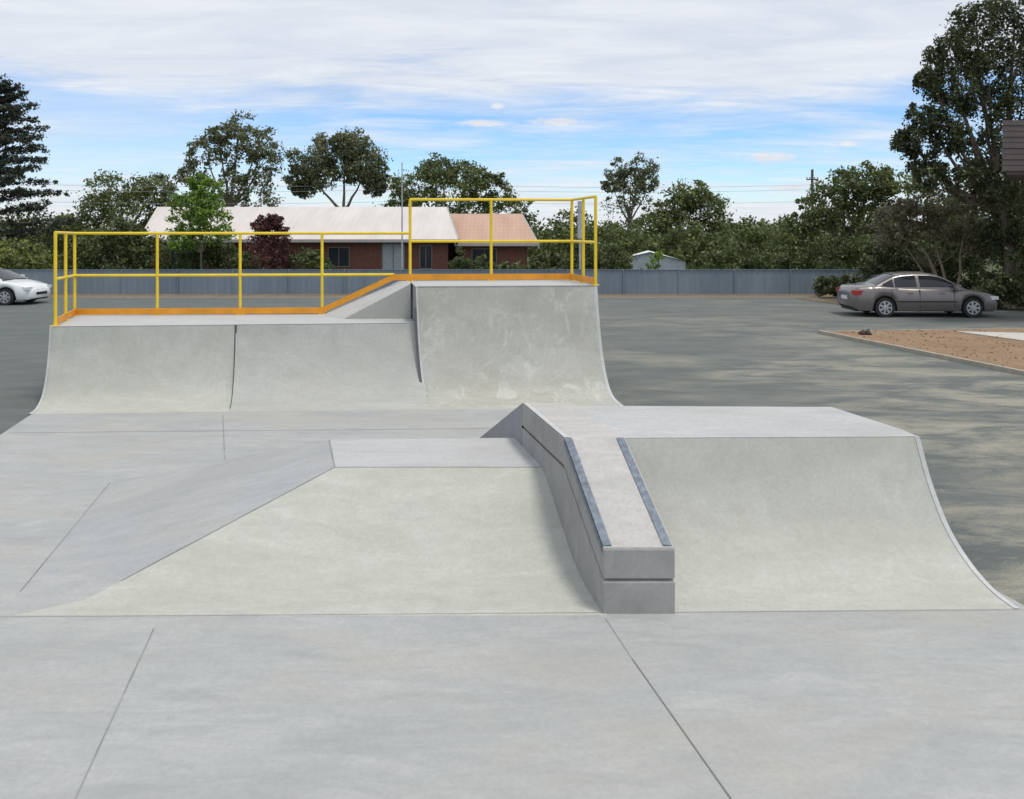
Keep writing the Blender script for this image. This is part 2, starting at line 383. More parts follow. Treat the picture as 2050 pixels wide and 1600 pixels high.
# ---------------------------------------------------------------- fence
v=[];f=[];x=-48;i=0
while x<16.5:
    for dx,dy in ((0,0),(.04,.009),(.13,.009),(.17,0)): v+=[(x+dx,35.5+dy,.02),(x+dx,35.5+dy,1.06)]
    x+=.25
for i in range(len(v)//2-1): f.append((2*i,2*i+2,2*i+3,2*i+1))
e=empty('metal_fence')
def fencemat():
    m,N,bb,vv=newmat('fence_steel')
    f1=noise(N,mapping(N,vv,(.45,1,.1)),1,3,.6); f2=noise(N,mapping(N,vv,(3,1,.4)),1.2,4)
    c=mixc(N,ramp(N,f1,[(.3,0),(.7,1)]),(.15,.20,.25),(.225,.28,.33)); c=mixc(N,ramp(N,f2,[(.4,.3),(.7,0)]),c,(.12,.15,.18))
    N.l(c,bb.inputs['Base Color']); bb.inputs['Roughness'].default_value=.6; return m
M_f=fencemat(); mesh_obj('panels',v,f,M_f,parent=e)
b=MB(); b.box(-48,16.5,35.47,35.55,1.06,1.08)
x=-48
while x<16.6: b.box(x-.025,x+.025,35.46,35.5,0,1.10); x+=2.4
b.obj('posts_and_capping',M_f,parent=e)
# ---------------------------------------------------------------- houses
def brick():
    m,N,b,v=newmat('red_brick')
    t=N.n('ShaderNodeTexBrick'); N.l(mapping(N,v,(1,1,1),rot=(math.radians(90),0,0)),t.inputs['Vector'])
    t.inputs['Scale'].default_value=4.2; t.inputs['Color1'].default_value=(.20,.06,.042,1); t.inputs['Color2'].default_value=(.13,.04,.03,1)
    t.inputs['Mortar'].default_value=(.2,.15,.12,1); N.l(t.outputs[0],b.inputs['Base Color']); b.inputs['Roughness'].default_value=.9; return m
M_brick=brick()
def rib(name,c1,c2,sx,rz=0,tile=False,amt=.25):
    m,N,b,v=newmat(name)
    w=N.n('ShaderNodeTexWave',_bands_direction='X'); w.inputs['Scale'].default_value=sx; N.l(v,w.inputs['Vector'])
    f=noise(N,mapping(N,v,(1,.3,.3)),1.1,5)
    c=mixc(N,ramp(N,f,[(.3,0),(.7,1)]),c1,c2); c=mixc(N,ramp(N,w.outputs['Fac'],[(0,amt),(.3,0)]),c,tuple(a*.6 for a in c1))
    if tile:
        w2=N.n('ShaderNodeTexWave',_bands_direction='Y'); w2.inputs['Scale'].default_value=1.6; N.l(v,w2.inputs['Vector'])
        c=mixc(N,ramp(N,w2.outputs['Fac'],[(0,.45),(.35,0)]),c,tuple(a*.5 for a in c1))
    N.l(c,b.inputs['Base Color']); b.inputs['Roughness'].default_value=.7; return m
M_roofw=rib('cream_roof',(.55,.51,.48),(.65,.61,.58),.9,amt=.08); M_roofo=rib('terracotta_roof',(.47,.30,.22),(.57,.38,.29),1.3,tile=True,amt=.15)
M_glass=simple('window_glass',(.03,.04,.05),.1); M_white=simple('white_paint',(.72,.72,.70),.5,0,.05)
M_frame=simple('window_frame_brown',(.20,.16,.13),.5)
M_cur=simple('pale_door',(.36,.40,.43),.6)
def house(name,x0,x1,y0,zE,zR,roofm,half=4.2,holes=()):
    e=empty(name); s=K*.9
    P=lambda x,dy,z:(x+s*dy,y0+dy,z)
    v=[P(x0,-.5,zE),P(x1,-.5,zE),P(x1,half,zR),P(x0,half,zR),P(x1,2*half+.5,zE),P(x0,2*half+.5,zE)]
    v+=[(a,b_,c-.10) for a,b_,c in v]
    mesh_obj('roof',v,[(0,1,2,3),(3,2,4,5),(7,6,9,8),(8,9,11,10),(0,3,9,6),(3,5,11,9),(2,1,7,8),(4,2,8,10)],roofm,parent=e)
    b=MB(); b.beam(P(x0,-.56,zE-.16),P(x1,-.56,zE-.16),.12,0,.15); b.tube(P(x1,-.5,zE-.06),P(x1,half,zR-.06),.07,n=5)
    b.beam(P(x1+.02,-.5,zE-.1),P(x1+.02,.3,zE-.1),.1,-.2,.12)
    b.obj('gutter_and_barge',simple('gutter_grey',(.38,.36,.35),.5),parent=e)
    a0,a1=x0+.5,x1-.5
    ws=[P(a0,0,0),P(a1,0,0),P(a1,2*half,0),P(a0,2*half,0),P(a0,0,zE-.1),P(a1,0,zE-.1),P(a1,2*half,zE-.1),P(a0,2*half,zE-.1),P(a0,half,zR-.15),P(a1,half,zR-.15)]
    mesh_obj('walls',ws,[(0,1,5,4),(1,2,6,9,5),(2,3,7,6),(3,0,4,8,7)],M_brick,parent=e)
    g=MB(); fr=MB(); 
    for (a,c,z0,z1,mm) in holes:
        g.box(a,c,y0-.03,y0+.02,z0,z1,mm)
        fr.box(a-.06,a,y0-.05,y0,z0-.06,z1+.06); fr.box(c,c+.06,y0-.05,y0,z0-.06,z1+.06)
        fr.box(a,c,y0-.05,y0,z0-.06,z0); fr.box(a,c,y0-.05,y0,z1,z1+.06); fr.box((a+c)/2-.02,(a+c)/2+.02,y0-.055,y0-.031,z0,z1)
    g.obj('windows',[M_glass,M_cur],parent=e); fr.obj('window_frames',M_frame,parent=e)
    return e
house('brick_house',-20.3,-3.0,45,2.27,4.15,M_roofw,4.2,[(-18.6,-16.8,.7,1.9,0),(-10,-8.9,.8,1.8,0),(-7.05,-5.9,.1,2.0,1),(-5.0,-4.4,.7,1.9,0)])
house('brick_house',-3.3,1.35,46,2.05,3.75,M_roofo,3.6,[(-2.2,-.9,.7,1.7,0)])
e=empty('garden_shed')
mesh_obj('roof',[(6.0,42,1.42),(8.9,41.6,1.18),(9.0,43.5,1.18),(7.2,43.6,1.7),(6.2,43.6,1.42),(7.0,41.8,1.66)],[(0,5,3,4),(5,1,2,3)],M_white,parent=e)
mesh_obj('walls',[(6.1,42.1,0),(8.8,41.8,0),(8.8,41.8,1.17),(7.0,42.0,1.6),(6.1,42.1,1.4),(8.8,43.4,0),(8.8,43.4,1.17)],[(0,1,2,3,4),(1,5,6,2)],simple('shed_wall',(.5,.55,.6),.6),parent=e)
M_tim=rib('brown_cladding',(.085,.07,.07),(.13,.11,.105),.1)
e=empty('timber_shelter'); b=MB()
for i in range(9): b.prism([(14.22,23.9+.015*(i%2)),(19.5,23.9+.015*(i%2)),(21,27),(16.2,27)],4.5+i*.165,4.5+i*.165+.15)
b.obj('cladding',M_tim,parent=e); b=MB()
for x,y in ((16.6,24.4),(19.2,24.4),(17.2,26.4),(19.9,26.4)): b.box(x-.1,x+.1,y-.1,y+.1,0,4.39)
b.prism([(14.4,24),(19.4,24),(20.8,26.9),(16.3,26.9)],4.4,4.496); b.obj('posts',M_tim,parent=e)
# ---------------------------------------------------------------- poles and wires
M_pole=simple('pole_timber',(.12,.10,.09),.9); M_grey=simple('grey_metal',(.42,.45,.48),.5,.3)
def upole(x,y,h,nm='utility_pole'):
    b=MB(); b.tube((x,y,0),(x,y,h),.16,.11); b.box(x-.5,x+.5,y-.05,y+.05,h-.9,h-.80)
    for dx in (-.45,-.2,.2,.45): b.tube((x+dx,y,h-.80),(x+dx,y,h-.64),.04)
    b.obj(nm,M_pole)
upole(25.5,70,7.9); upole(-40,60,5.2)
b=MB(); b.tube((-5.2,39,0),(-5.2,39,5.9),.045,.025); b.tube((-5.2,39,5.9),(-5.2,39,5.98),.04,.02); b.tube((-5.2,39,0),(-5.2,39,.3),.08,.06); b.obj('metal_pole',M_grey)
b=MB(); b.tube((3.0,36.3,0),(3.0,36.3,4.0),.06,.05); b.box(2.90,3.12,36.15,36.45,2.4,4.05); b.box(2.94,3.08,36.13,36.149,3.6,3.9); b.obj('utility_box',M_grey)
b=MB()
for z0,z1,y in ((6.3,6.6,62),(5.9,6.2,62),(5.0,5.2,62)):
    pts=[]
    for i in range(41):
        t=i/40; x=-40+t*65.5; s=(t*2)%1; pts.append((x,y+t*8,z0+(z1-z0)*t-2.0*s*(1-s)*.5))
    for p,q in zip(pts,pts[1:]): b.tube(p,q,.014,n=4,cap=False)
b.obj('power_lines',simple('wire_grey',(.35,.36,.38),.6))
# ---------------------------------------------------------------- trees
def leaves(name,lobes,mat,size,nsub,nleaf,parent=None,sub_r=.36,flat=.8,droop=0,grow=1.0):
    P=[]
    for (c,rad) in lobes:
        c=np.array(c);rad=np.array(rad if hasattr(rad,'__len__') else (rad,)*3)*grow
        d=rng.normal(size=(nsub,3)); d/=np.linalg.norm(d,axis=1)[:,None]
        sc=c+d*rad*(rng.uniform(.25,1.08,nsub)**.6)[:,None]*.9
        sr=rad.mean()*sub_r*rng.uniform(.4,1.2,nsub)
        q=rng.normal(size=(nsub,nleaf,3)); q/=np.linalg.norm(q,axis=2)[:,:,None]
        q*= (rng.uniform(0,1,(nsub,nleaf))**.5*rng.choice([1,1,1,1.4],(nsub,nleaf)))[:,:,None]
        q[:,:,2]*=flat
        p=sc[:,None,:]+q*sr[:,None,None]
        if droop: p[:,:,2]-=droop*rng.random((nsub,nleaf))**2*sr[:,None]
        P.append(p.reshape(-1,3))
    P=np.concatenate(P); P=P[P[:,2]>.05]; n=len(P)
    u=rng.normal(size=(n,3)); u/=np.linalg.norm(u,axis=1)[:,None]
    w=np.cross(u,rng.normal(size=(n,3))); w/=np.linalg.norm(w,axis=1)[:,None]
    s=size*rng.uniform(.55,1.25,n)[:,None]
    u*=s*.5; w*=s*.3
    V=np.stack([P-u,P+w,P+u,P-w],axis=1).reshape(-1,3)
    me=bpy.data.meshes.new(name); me.vertices.add(4*n); me.vertices.foreach_set('co',V.ravel())
    me.loops.add(4*n); me.loops.foreach_set('vertex_index',np.arange(4*n)); me.polygons.add(n)
    me.polygons.foreach_set('loop_start',np.arange(n)*4); me.polygons.foreach_set('loop_total',np.full(n,4))
    me.materials.append(mat); me.update(calc_edges=True)
    o=bpy.data.objects.new(name,me); C.objects.link(o); o.parent=parent; return o
def limb(b,a,c,r1,r2,seg=5,wob=.12):
    a=Vector(a);c=Vector(c);L=(c-a).length;prev=a
    for i in range(1,seg+1):
        t=i/seg; p=a.lerp(c,t)+Vector([random.uniform(-1,1)*wob*L*.25*(0 if i==seg else 1) for _ in range(3)])
        b.tube(prev,p,r1+(r2-r1)*(i-1)/seg,r1+(r2-r1)*t,7,cap=False); prev=p
def tree(name,base,fork,lobes,mat,size=.25,nsub=26,nleaf=55,tr=.28,bark=None,nl=99,**k):
    e=empty(name); b=MB(); B=Vector((*base,0)); F=Vector(fork)
    limb(b,B,F,tr,tr*.7,4,.06)
    for (c,rad) in lobes[:nl]:
        c=Vector(c); mid=F.lerp(c,.55)+Vector((0,0,-.1*(c-F).length))
        limb(b,F,mid,tr*.5,tr*.28,3); limb(b,mid,c,tr*.28,tr*.08,3)
        rr=rad if not hasattr(rad,'__len__') else rad[0]
        for _ in range(3):
            q=c+Vector((random.uniform(-1,1),random.uniform(-1,1),random.uniform(-.2,1)))*rr*.7
            limb(b,mid.lerp(c,.6),q,tr*.12,tr*.04,2)
    b.obj('trunk_and_limbs',bark or M_bark,smooth=True,parent=e)
    leaves('crown',lobes,mat,size,nsub,nleaf,e,**k); return e
Y=66
tree('leafy_tree',(-31,Y),(-31,Y,2.5),[((-33,Y,4.6),(2,2,1.8)),((-31,Y-1,5.9),(2.2,2,1.7)),((-28.8,Y,6.1),(1.7,2,1.6)),((-29.5,Y-1,4),(2.4,2,2)),((-34,Y,3.0),(1.6,1.6,1.3)),((-27.6,Y,4.2),(1.8,1.6,2))],L_mid,.25,34,56,grow=1.05)
tree('eucalyptus_tree',(-22.6,Y),(-22.6,Y,4.5),[((-21.8,Y,11.0),(1.7,1.6,1.1)),((-20.2,Y,9.9),(1.5,1.6,1.3)),((-24.6,Y,9.0),(1.5,1.5,1.1)),((-19.8,Y,8.5),(1.5,1.5,1.5)),((-22.2,Y,8.8),(1.7,1.5,1.3)),((-20.2,Y,6.8),(1.7,1.6,1.3)),((-25.5,Y,7.1),(1.5,1.5,1.1)),((-22.8,Y,6.6),(1.8,1.5,1.3)),((-23.4,Y,10.3),(1.0,.9,.9)),((-21.0,Y,4.6),(2.4,1.8,1.4)),((-24.5,Y,4.7),(2.2,1.8,1.4))],L_gum,.25,28,42,.26,M_bark,sub_r=.34,flat=.75,grow=1.1)
tree('eucalyptus_tree',(-13.6,Y),(-13.5,Y,4.2),[((-16.4,Y,8.0),(1.6,1.6,1.4)),((-13.4,Y,9.3),(1.7,1.7,1.4)),((-11.5,Y,8.2),(1.5,1.6,1.4)),((-14.9,Y,9.2),(1.7,1.7,1.3)),((-12.5,Y,9.4),(1.6,1.6,1.2)),((-13.8,Y-.5,8.0),(2.2,1.6,1.3)),((-17.0,Y,7.0),(1.2,1,1.0)),((-10.9,Y,7.1),(1.1,1,1.0)),((-15.2,Y-.5,7.0),(1.5,1,1.0)),((-12.3,Y-.5,7.1),(1.4,1,.9)),((-16.7,Y,6.0),(.9,.7,.6)),((-11.0,Y,6.1),(.9,.7,.6))],L_gum,.24,38,56,.27,M_bark,nl=3,sub_r=.33,flat=.85,grow=1.1)
tree('leafy_tree',(-4.8,Y),(-4.8,Y,2.8),[((-7.6,Y,6.2),(2,2,1.6)),((-5.8,Y,7.5),(1.7,2,1.3)),((-3.6,Y,7.1),(2,2,1.2)),((-1.7,Y,6.0),(1.8,1.6,1.4)),((-5,Y-1,5.2),(3,2,2)),((-.6,Y,4.4),(2.2,2,1.6)),((-8.8,Y,4.4),(1.8,1.8,1.5)),((-4.5,Y-1,3.4),(3.4,2,1.5))],L_mid,.25,42,60,grow=1.12,sub_r=.3)
tree('eucalyptus_tree',(9.4,Y),(9.4,Y,3.4),[((8.6,Y,7.6),(1.2,1,.9)),((10.3,Y,7.8),(1.3,1,.9)),((8.0,Y,6.3),(1.0,1,.9)),((11.0,Y,6.6),(.9,1,.8)),((9.5,Y,6.6),(1.4,1,.9)),((9.2,Y,5.0),(1.9,1.5,1.3))],L_gum,.22,28,42,.18,M_bark,sub_r=.35,flat=.75,grow=1.1)
tree('leafy_tree',(13.2,Y-4),(13.0,Y-4,2.0),[((12.2,Y-4,4.6),(1.7,1.7,1.3)),((13.6,Y-4,5.1),(1.7,1.6,1.2)),((11.2,Y-4,3.2),(1.7,1.7,1.3)),((14.8,Y-4,3.9),(1.7,1.6,1.4)),((13,Y-5,2.6),(2.6,1.8,1.6))],L_mid,.25,36,56,grow=1.1)
lob=[]
x=-60
while x<62:
    h=random.uniform(2.8,4.6)+(1.2 if x>26 else 0)
    if -24<x<0: h=3.2
    lob.append(((x,Y+random.uniform(2,8),h*.5),(2.1,2,h*.5))); x+=random.uniform(1.3,2.1)
leaves('distant_tree_line',lob,L_mid,.34,26,48)
lob=[((x,53+random.uniform(-2,2),h*.5),(1.9,1.8,h*.5)) for x,h in ((3,3.3),(5,3.6),(6.8,3.0),(8.6,2.9),(10.5,3.2),(12.5,2.8),(14.2,3.3),(16,3.6),(18,4.0),(20,4.4),(22,4.6),(4,2.5))]
leaves('hedge',lob,L_mid,.26,34,50)
lob=[((x,39.5+random.uniform(-1,1.5),h*.5),(.95,.8,h*.5)) for x,h in ((9.6,1.9),(10.7,2.3),(11.8,1.9),(12.9,2.2),(14.0,2.6),(15.1,2.9),(16.2,2.4),(17.3,2.9),(5.3,2.0),(4.4,2.2))]
leaves('hedge',lob,L_belt,.17,34,50)
Yb=44
tree('leafy_tree',(17.4,Yb),(17.6,Yb,2.0),[((16.6,Yb,4.0),(1.4,1.4,1.1)),((17.8,Yb,5.0),(1.3,1.4,1.0)),((19.3,Yb,5.3),(1.4,1.4,1.1)),((19.2,Yb,3.6),(1.8,1.6,1.3)),((16.7,Yb,2.3),(1.9,1.6,1.5)),((20.6,Yb,4.6),(1.6,1.5,1.6)),((15.2,Yb,2.4),(1.3,1.3,1.3))],L_mid,.2,40,56,grow=1.08,sub_r=.32)
tree('leafy_tree',(24,38),(23.6,38,2.6),[((20.2,37,3.6),(1.8,1.5,1.7)),((22.0,37,4.4),(1.8,1.6,1.5)),((24.0,37,4.4),(1.9,1.6,1.9)),((26.4,37,4.6),(2,1.6,2)),((21.2,36,1.8),(2.4,1.5,1.6)),((25,36,1.8),(2.6,1.6,1.7)),((18.6,37,2.0),(1.6,1.5,1.7))],L_belt,.2,44,60)
tree('wattle_shrub',(16.6,31.6),(16.2,31.8,1.3),[((14.7,31.4,3.2),(.9,.8,.7)),((15.8,31.4,3.7),(1.1,.8,.65)),((16.9,31.4,3.2),(1.,.8,.9)),((15.5,31.4,2.7),(1.1,.8,.6)),((17.4,31.4,2.5),(.8,.8,.7)),((14.4,31.4,2.5),(.7,.7,.5))],L_brown,.12,36,60,.09,M_bark,sub_r=.32)
G=30
gum=[((15.9,G,9.4),(.9,.8,.8)),((16.9,G,10.5),1.0),((18.3,G,10.9),1.1),((18.2,G,9.2),1.0),((16.1,G,7.9),(.9,.8,.8)),((15.0,G,6.9),(.8,.8,.7)),((14.4,G,6.0),(.6,.7,.55)),((17.3,G,7.6),(1.0,1,.8)),((15.9,G,6.2),(.9,.9,.8)),((17.4,G,5.9),(1.1,1,.9)),((18.6,G,7.4),(1,1,1.1)),((15.1,G,5.0),(.7,.8,.55)),((16.6,G,4.6),(1,.9,.8)),((18.1,G,4.4),(1.1,1,1.1)),((19.6,G,9.6),1.3),((19.6,G,6.2),1.3),((15.2,G,8.3),(.6,.5,.5)),((16.9,G,9.0),(.8,.7,.6))]
tree('eucalyptus_tree',(18.6,G+.5),(17.9,G,3.4),gum,L_dark,.14,36,64,.22,M_bark,sub_r=.30,flat=.8,droop=1.8,grow=1.05)
leaves('undergrowth',[((14.6,33,.8),(1.0,.8,.9)),((16,33.2,1.0),(1.2,.8,1.0)),((17.4,32.2,1.0),(1.1,.6,1.2)),((18.6,31,1.4),(1.2,.9,1.6)),((19.4,29,2.0),(1.2,1.2,2.3)),((20.6,28.5,2.4),(1.3,1.2,2.6)),((13.2,33.6,.5),(.9,.6,.5)),((18.2,30.2,2.6),(1.0,.9,1.2)),((15.3,33.2,1.7),(1.2,.6,.8)),((17.0,28.9,.5),(.9,.5,.7)),((18.0,28.4,1.2),(1.1,.6,1.3))],L_dark,.14,50,66,sub_r=.3)
b=MB()
for a,c,r1 in (((16.6,31.2,0),(15.3,31.4,2.9),.08),((16.7,31.2,0),(15.9,31.5,3.0),.07),((16.8,31.2,0),(17.2,31.3,2.9),.07),((16.3,31.0,0),(14.9,31.3,2.2),.05)): limb(b,a,c,r1,r1*.35,5,.10)
b.obj('tree_trunks',simple('bark_brown',(.24,.19,.14),.9,0,.3,5),smooth=True)
def shrub(name,lobes,mat,**k):
    e=empty(name); b=MB()
    for c,rr in lobes: limb(b,(c[0]*.6+lobes[0][0][0]*.4,c[1],0),c,.05,.02,3)
    b.obj('stems',M_bark,parent=e); leaves('foliage',lobes,mat,parent=e,**k)
shrub('garden_shrub',[((-20.3,40,1.6),(1.2,1,1.5)),((-19,40,2.4),(1.1,1,1.3)),((-18,40,1.8),(1.0,1,1.4)),((-20.9,40,1.0),(1,1,1)),((-18.6,40,1.0),(1,1,1))],L_belt,size=.17,nsub=40,nleaf=60)
tree('young_tree',(-14.7,39),(-14.7,39,1.7),[((-15.4,39,4.0),(.8,.7,.7)),((-14.4,39,4.6),(.7,.6,.6)),((-14.2,39,3.5),(1.0,.8,.7)),((-15.3,39,3.0),(1.1,.8,.7)),((-14.2,39,2.6),(1.0,.8,.6)),((-15.6,39,2.3),(.8,.7,.5)),((-14.9,39,5.1),(.35,.35,.4)),((-14.8,39,3.9),(.8,.7,.7))],L_bright,.15,30,42,.07,sub_r=.34,grow=1.15)
shrub('plum_tree',[((-11.7,39,1.7),(.9,.8,1.1)),((-11.0,39,2.4),(.6,.6,.9)),((-11.9,39,2.9),(.5,.5,.6)),((-11.3,39,3.2),(.45,.4,.4)),((-10.9,39,1.2),(.7,.7,.9)),((-11.4,39,2.4),(.8,.6,.7))],L_plum,size=.14,nsub=34,nleaf=40)
shrub('garden_shrub',[((-16.4,40,1.2),(1.1,.8,.9)),((-15.0,40,1.3),(1.1,.8,.9)),((-13.7,40,1.2),(1,.8,.9)),((-12.9,40,1.0),(.8,.8,.8)),((-14.3,40,1.7),(1,.7,.6))],L_belt,size=.15,nsub=34,nleaf=50)
shrub('garden_shrub',[((-9.9,39,1.2),(.7,.6,.9)),((-9.2,39,1.2),(.6,.6,.7)),((-8.8,39,.9),(.5,.6,.6))],L_belt,size=.15,nsub=26,nleaf=45)
shrub('garden_shrub',[((-2.6,41,1.1),(.5,.6,.8)),((-1.5,41,1.0),(.8,.6,.5)),((0,41,.9),(.9,.6,.5)),((1.4,41,1.1),(.7,.6,.6)),((2.6,40,1.2),(.9,.6,.7)),((3.6,40,1.1),(.8,.6,.6))],L_belt,size=.15,nsub=26,nleaf=45)
shrub('garden_shrub',[((6.6,38.5,1.2),(.4,.4,.4)),((6.9,38.5,1.6),(.3,.3,.35))],L_bright,size=.12,nsub=12,nleaf=26)
shrub('hedge_shrub',[((-27.5,40,1.4),(1.6,1,1.3)),((-25.5,40,1.6),(1.5,1,1.2)),((-24,40,1.3),(1.3,1,1.1)),((-29.5,40,1.3),(1.6,1,1.3)),((-31.5,40,1.3),(1.6,1,1.2)),((-22.5,40,1.0),(1.2,1,.8))],L_yel,size=.17,nsub=40,nleaf=60)
shrub('hedge_shrub',[((-31,50,2.6),(2.0,1.4,1.6)),((-28.5,50,2.8),(1.8,1.4,1.3)),((-34,50,2.7),(2,1.4,1.6)),((-26.5,50,2.2),(1.5,1.2,1.2))],L_belt,size=.2,nsub=36,nleaf=55)
e=empty('pine_tree'); b=MB(); px,py=-28.6,45
limb(b,(px,py,0),(px+.6,py,11),.35,.04,8,.02); lob=[]
for lv in range(16):
    z=2.0+lv*.56; ln=4.5*(1-lv/18)**.75
    for a in range(6):
        th=a*math.pi*2/6+lv*.5+random.uniform(-.25,.25); l=ln*random.uniform(.6,1.12)
        tip=(px+l*math.cos(th)+.05*lv,py+l*math.sin(th),z+.2*l*random.uniform(.0,1.6))
        b.tube((px+.05*lv,py,z),tip,.05,.015,5,cap=False)
        for t in (.3,.45,.6,.72,.84,.95):
            lob.append(((px+(tip[0]-px)*t,py+(tip[1]-py)*t,z+(tip[2]-z)*t),(.38,.38,.18)))
lob.append(((px+.7,py,11.1),(.2,.2,.5)))
b.obj('trunk_and_limbs',M_bark,parent=e); leaves('crown',lob,L_pine,.16,4,20,e,sub_r=.7,flat=.7)
# ---------------------------------------------------------------- cars
def paint(name,col,metal):
    m,N,b,v=newmat(name); b.inputs['Metallic'].default_value=metal
    N.l(ramp(N,noise(N,v,3,3),[(.3,tuple(c*.92 for c in col)),(.7,col)]),b.inputs['Base Color'])
    b.inputs['Roughness'].default_value=.32; b.inputs['Coat Weight'].default_value=.6; b.inputs['Coat Roughness'].default_value=.08; return m
M_tyre=simple('tyre',(.02,.02,.02),.85); M_rim=simple('alloy',(.45,.46,.47),.35,.8); M_blk=simple('black_trim',(.015,.015,.016),.6)
M_cglass=simple('car_glass',(.02,.025,.03),.06); M_red=simple('tail_lamp',(.35,.02,.02),.2); M_lamp=simple('head_lamp',(.7,.72,.72),.12)
def interp(x,T):
    for (a,b_),(c,d) in zip(T,T[1:]):
        if x<=c: return b_+(d-b_)*max(0,(x-a))/(c-a)
    return T[-1][1]
def sm(x,T): return sum(interp(x+o,T) for o in (-.05,-.025,0,.025,.05))/5
def car(name,loc,rz,pm,Ln=4.6,H=1.38):
    e=empty(name,loc,rz); h=Ln/2; xr,xf=-h+.98,h-.88; R=.305;ra=.365
    top=[(-h,.70),(-h+.04,.86),(-h+.15,.95),(-h+.75,.99),(-.6,.93),(.9,.90),(1.05,.92),(h-.5,.80),(h-.12,.70),(h,.52)]
    wid=[(-h,.66),(-h+.12,.78),(-h+.5,.86),(-.5,.875),(.9,.875),(h-.5,.84),(h-.15,.74),(h,.58)]
    n=110; V=[];F=[];MI=[]
    for i in range(n+1):
        x=-h+Ln*i/n; zt=sm(x,top); w=sm(x,wid); zb=.20
        if x<-h+.2: zb=.20+.12*(1-(x+h)/.2)
        if x>h-.2: zb=.18+.06*(1-(h-x)/.2)
        for xc in (xr,xf):
            if abs(x-xc)<ra: zb=max(zb,.31+math.sqrt(ra*ra-(x-xc)**2))
        zm=zb+(zt-zb)*.5; 
        sec=[(w*.93,zb),(w*.985,zb+(zt-zb)*.12),(w,zm),(w*.985,zb+(zt-zb)*.78),(w*.93,zt-.035*(zt-zb)/.7),(w*.82,zt),(0,zt+.025)]
        V+=[(x,-y,z) for y,z in sec]+[(x,y,z) for y,z in reversed(sec[:-1])]
    m=13
    for i in range(n):
        for j in range(m-1):
            a=i*m+j; F.append((a,a+m,a+m+1,a+1)); MI.append(0)
    F.append(tuple(range(m))); F.append(tuple(reversed(range(n*m,n*m+m)))); MI+=[0,0]
    mesh_obj('body',V,F,mats=[pm],mi=MI,smooth=True,parent=e)
    roof=[(-1.72,.96),(-1.55,1.03),(-.98,1.30),(-.75,H-.03),(-.3,H),(.15,H-.01),(.42,H-.06),(.60,1.25),(1.20,.93)]
    n=60;V=[];F=[];MI=[]; xs=[-1.72+2.92*i/n for i in range(n+1)]
    for x in xs:
        zr=interp(x,roof); zb=.90; k=(zr-zb)/(H-zb)
        yb=.80; yt=.80-.20*k
        z1=min(zb+.05,zr-.01); z2=max(z1,zr-.06)
        y2=yb-.20*k*((z2-zb)/max(.01,zr-zb))
        sec=[(yb,zb-.03),(yb-.01,z1),(y2,z2),(yt-.03,zr-.01),(yt-.10,zr+.008),(0,zr+.03*k+.008)]
        V+=[(x,-y,z) for y,z in sec]+[(x,y,z) for y,z in reversed(sec[:-1])]
    m=11
    for i in range(n):
        x=(xs[i]+xs[i+1])/2
        for j in range(m-1):
            a=i*m+j; F.append((a,a+m,a+m+1,a+1))
            jj=j if j<5 else 9-j; g=0
            if jj==1 and -1.38<x<.98 and not(-.30<x<-.20) and not (-1.02<x<-.97): g=1
            if jj in(3,4) and (x>.44 or (-1.55<x<-.88)): g=1
            MI.append(g)
    mesh_obj('cabin',V,F,mats=[pm,M_cglass],mi=MI,smooth=True,parent=e)
    b=MB()
    b.box(-h+.12,h-.12,-.62,.62,.17,.5,0)
    for xc in (xr,xf):
        b.box(xc-.4,xc+.4,-.70,.70,.2,.68,0)
        for s in (-1,1):
            y0,y1=s*.66,s*.85
            b.tube((xc,y0,R),(xc,y1,R),R,R,28,2); b.tube((xc,y1,R),(xc,y1+s*.006,R),R*.69,R*.66,24,0)
            b.tube((xc,y1+s*.006,R),(xc,y1+s*.02,R),.06,.05,10,1)
            for k in range(7):
                a=k*2*math.pi/7; c,sn=math.cos(a),math.sin(a)
                P=[(xc+c*.04-sn*.028,y1+s*.014,R+sn*.04+c*.028),(xc+c*.04+sn*.028,y1+s*.014,R+sn*.04-c*.028),(xc+c*.20+sn*.035,y1+s*.010,R+sn*.20-c*.035),(xc+c*.20-sn*.035,y1+s*.010,R+sn*.20+c*.035)]
                b.add(P,[(0,1,2,3)],1)
            for k in range(24):
                a,a2=k*math.pi/12,(k+1)*math.pi/12; q=[]
                for aa,rr in ((a,.185),(a2,.185),(a2,.215),(a,.215)): q.append((xc+rr*math.cos(aa),y1+s*.012,R+rr*math.sin(aa)))
                b.add(q,[(0,1,2,3)],1)
    for s in (-1,1):
        b.box(.80,.98,min(s*.82,s*.98),max(s*.82,s*.98),.93,1.05,5)
        b.box(-h+.85+.5,h-.9-.5,min(s*.872,s*.884),max(s*.872,s*.884),.48,.52,0)
        for x in (-.62,.38): b.box(x,x+.16,min(s*.868,s*.89),max(s*.868,s*.89),.76,.785,5)
        for x in (-1.12,-.25,.82): b.box(x,x+.008,min(s*.80,s*.8765),max(s*.80,s*.8765),.30,.88,0)
        b.box(-h+.01,-h+.30,min(s*.56,s*.80),max(s*.56,s*.80),.70,.84,3)
        b.box(h-.32,h-.05,min(s*.50,s*.765),max(s*.50,s*.765),.56,.67,4)
    b.box(-h-.015,-h+.05,-.25,.25,.52,.64,4); b.box(h-.06,h+.012,-.35,.35,.36,.46,0)
    b.obj('wheels_and_trim',[M_blk,M_rim,M_tyre,M_red,M_lamp,pm],parent=e); return e
car('parked_car',(13.22,27.0,.012),math.radians(-2),paint('bronze_paint',(.19,.17,.165),.4),4.6,1.38)
car('parked_car',(-20.0,31.2,0),math.radians(0),paint('white_car_paint',(.75,.76,.76),0),4.4,1.36)
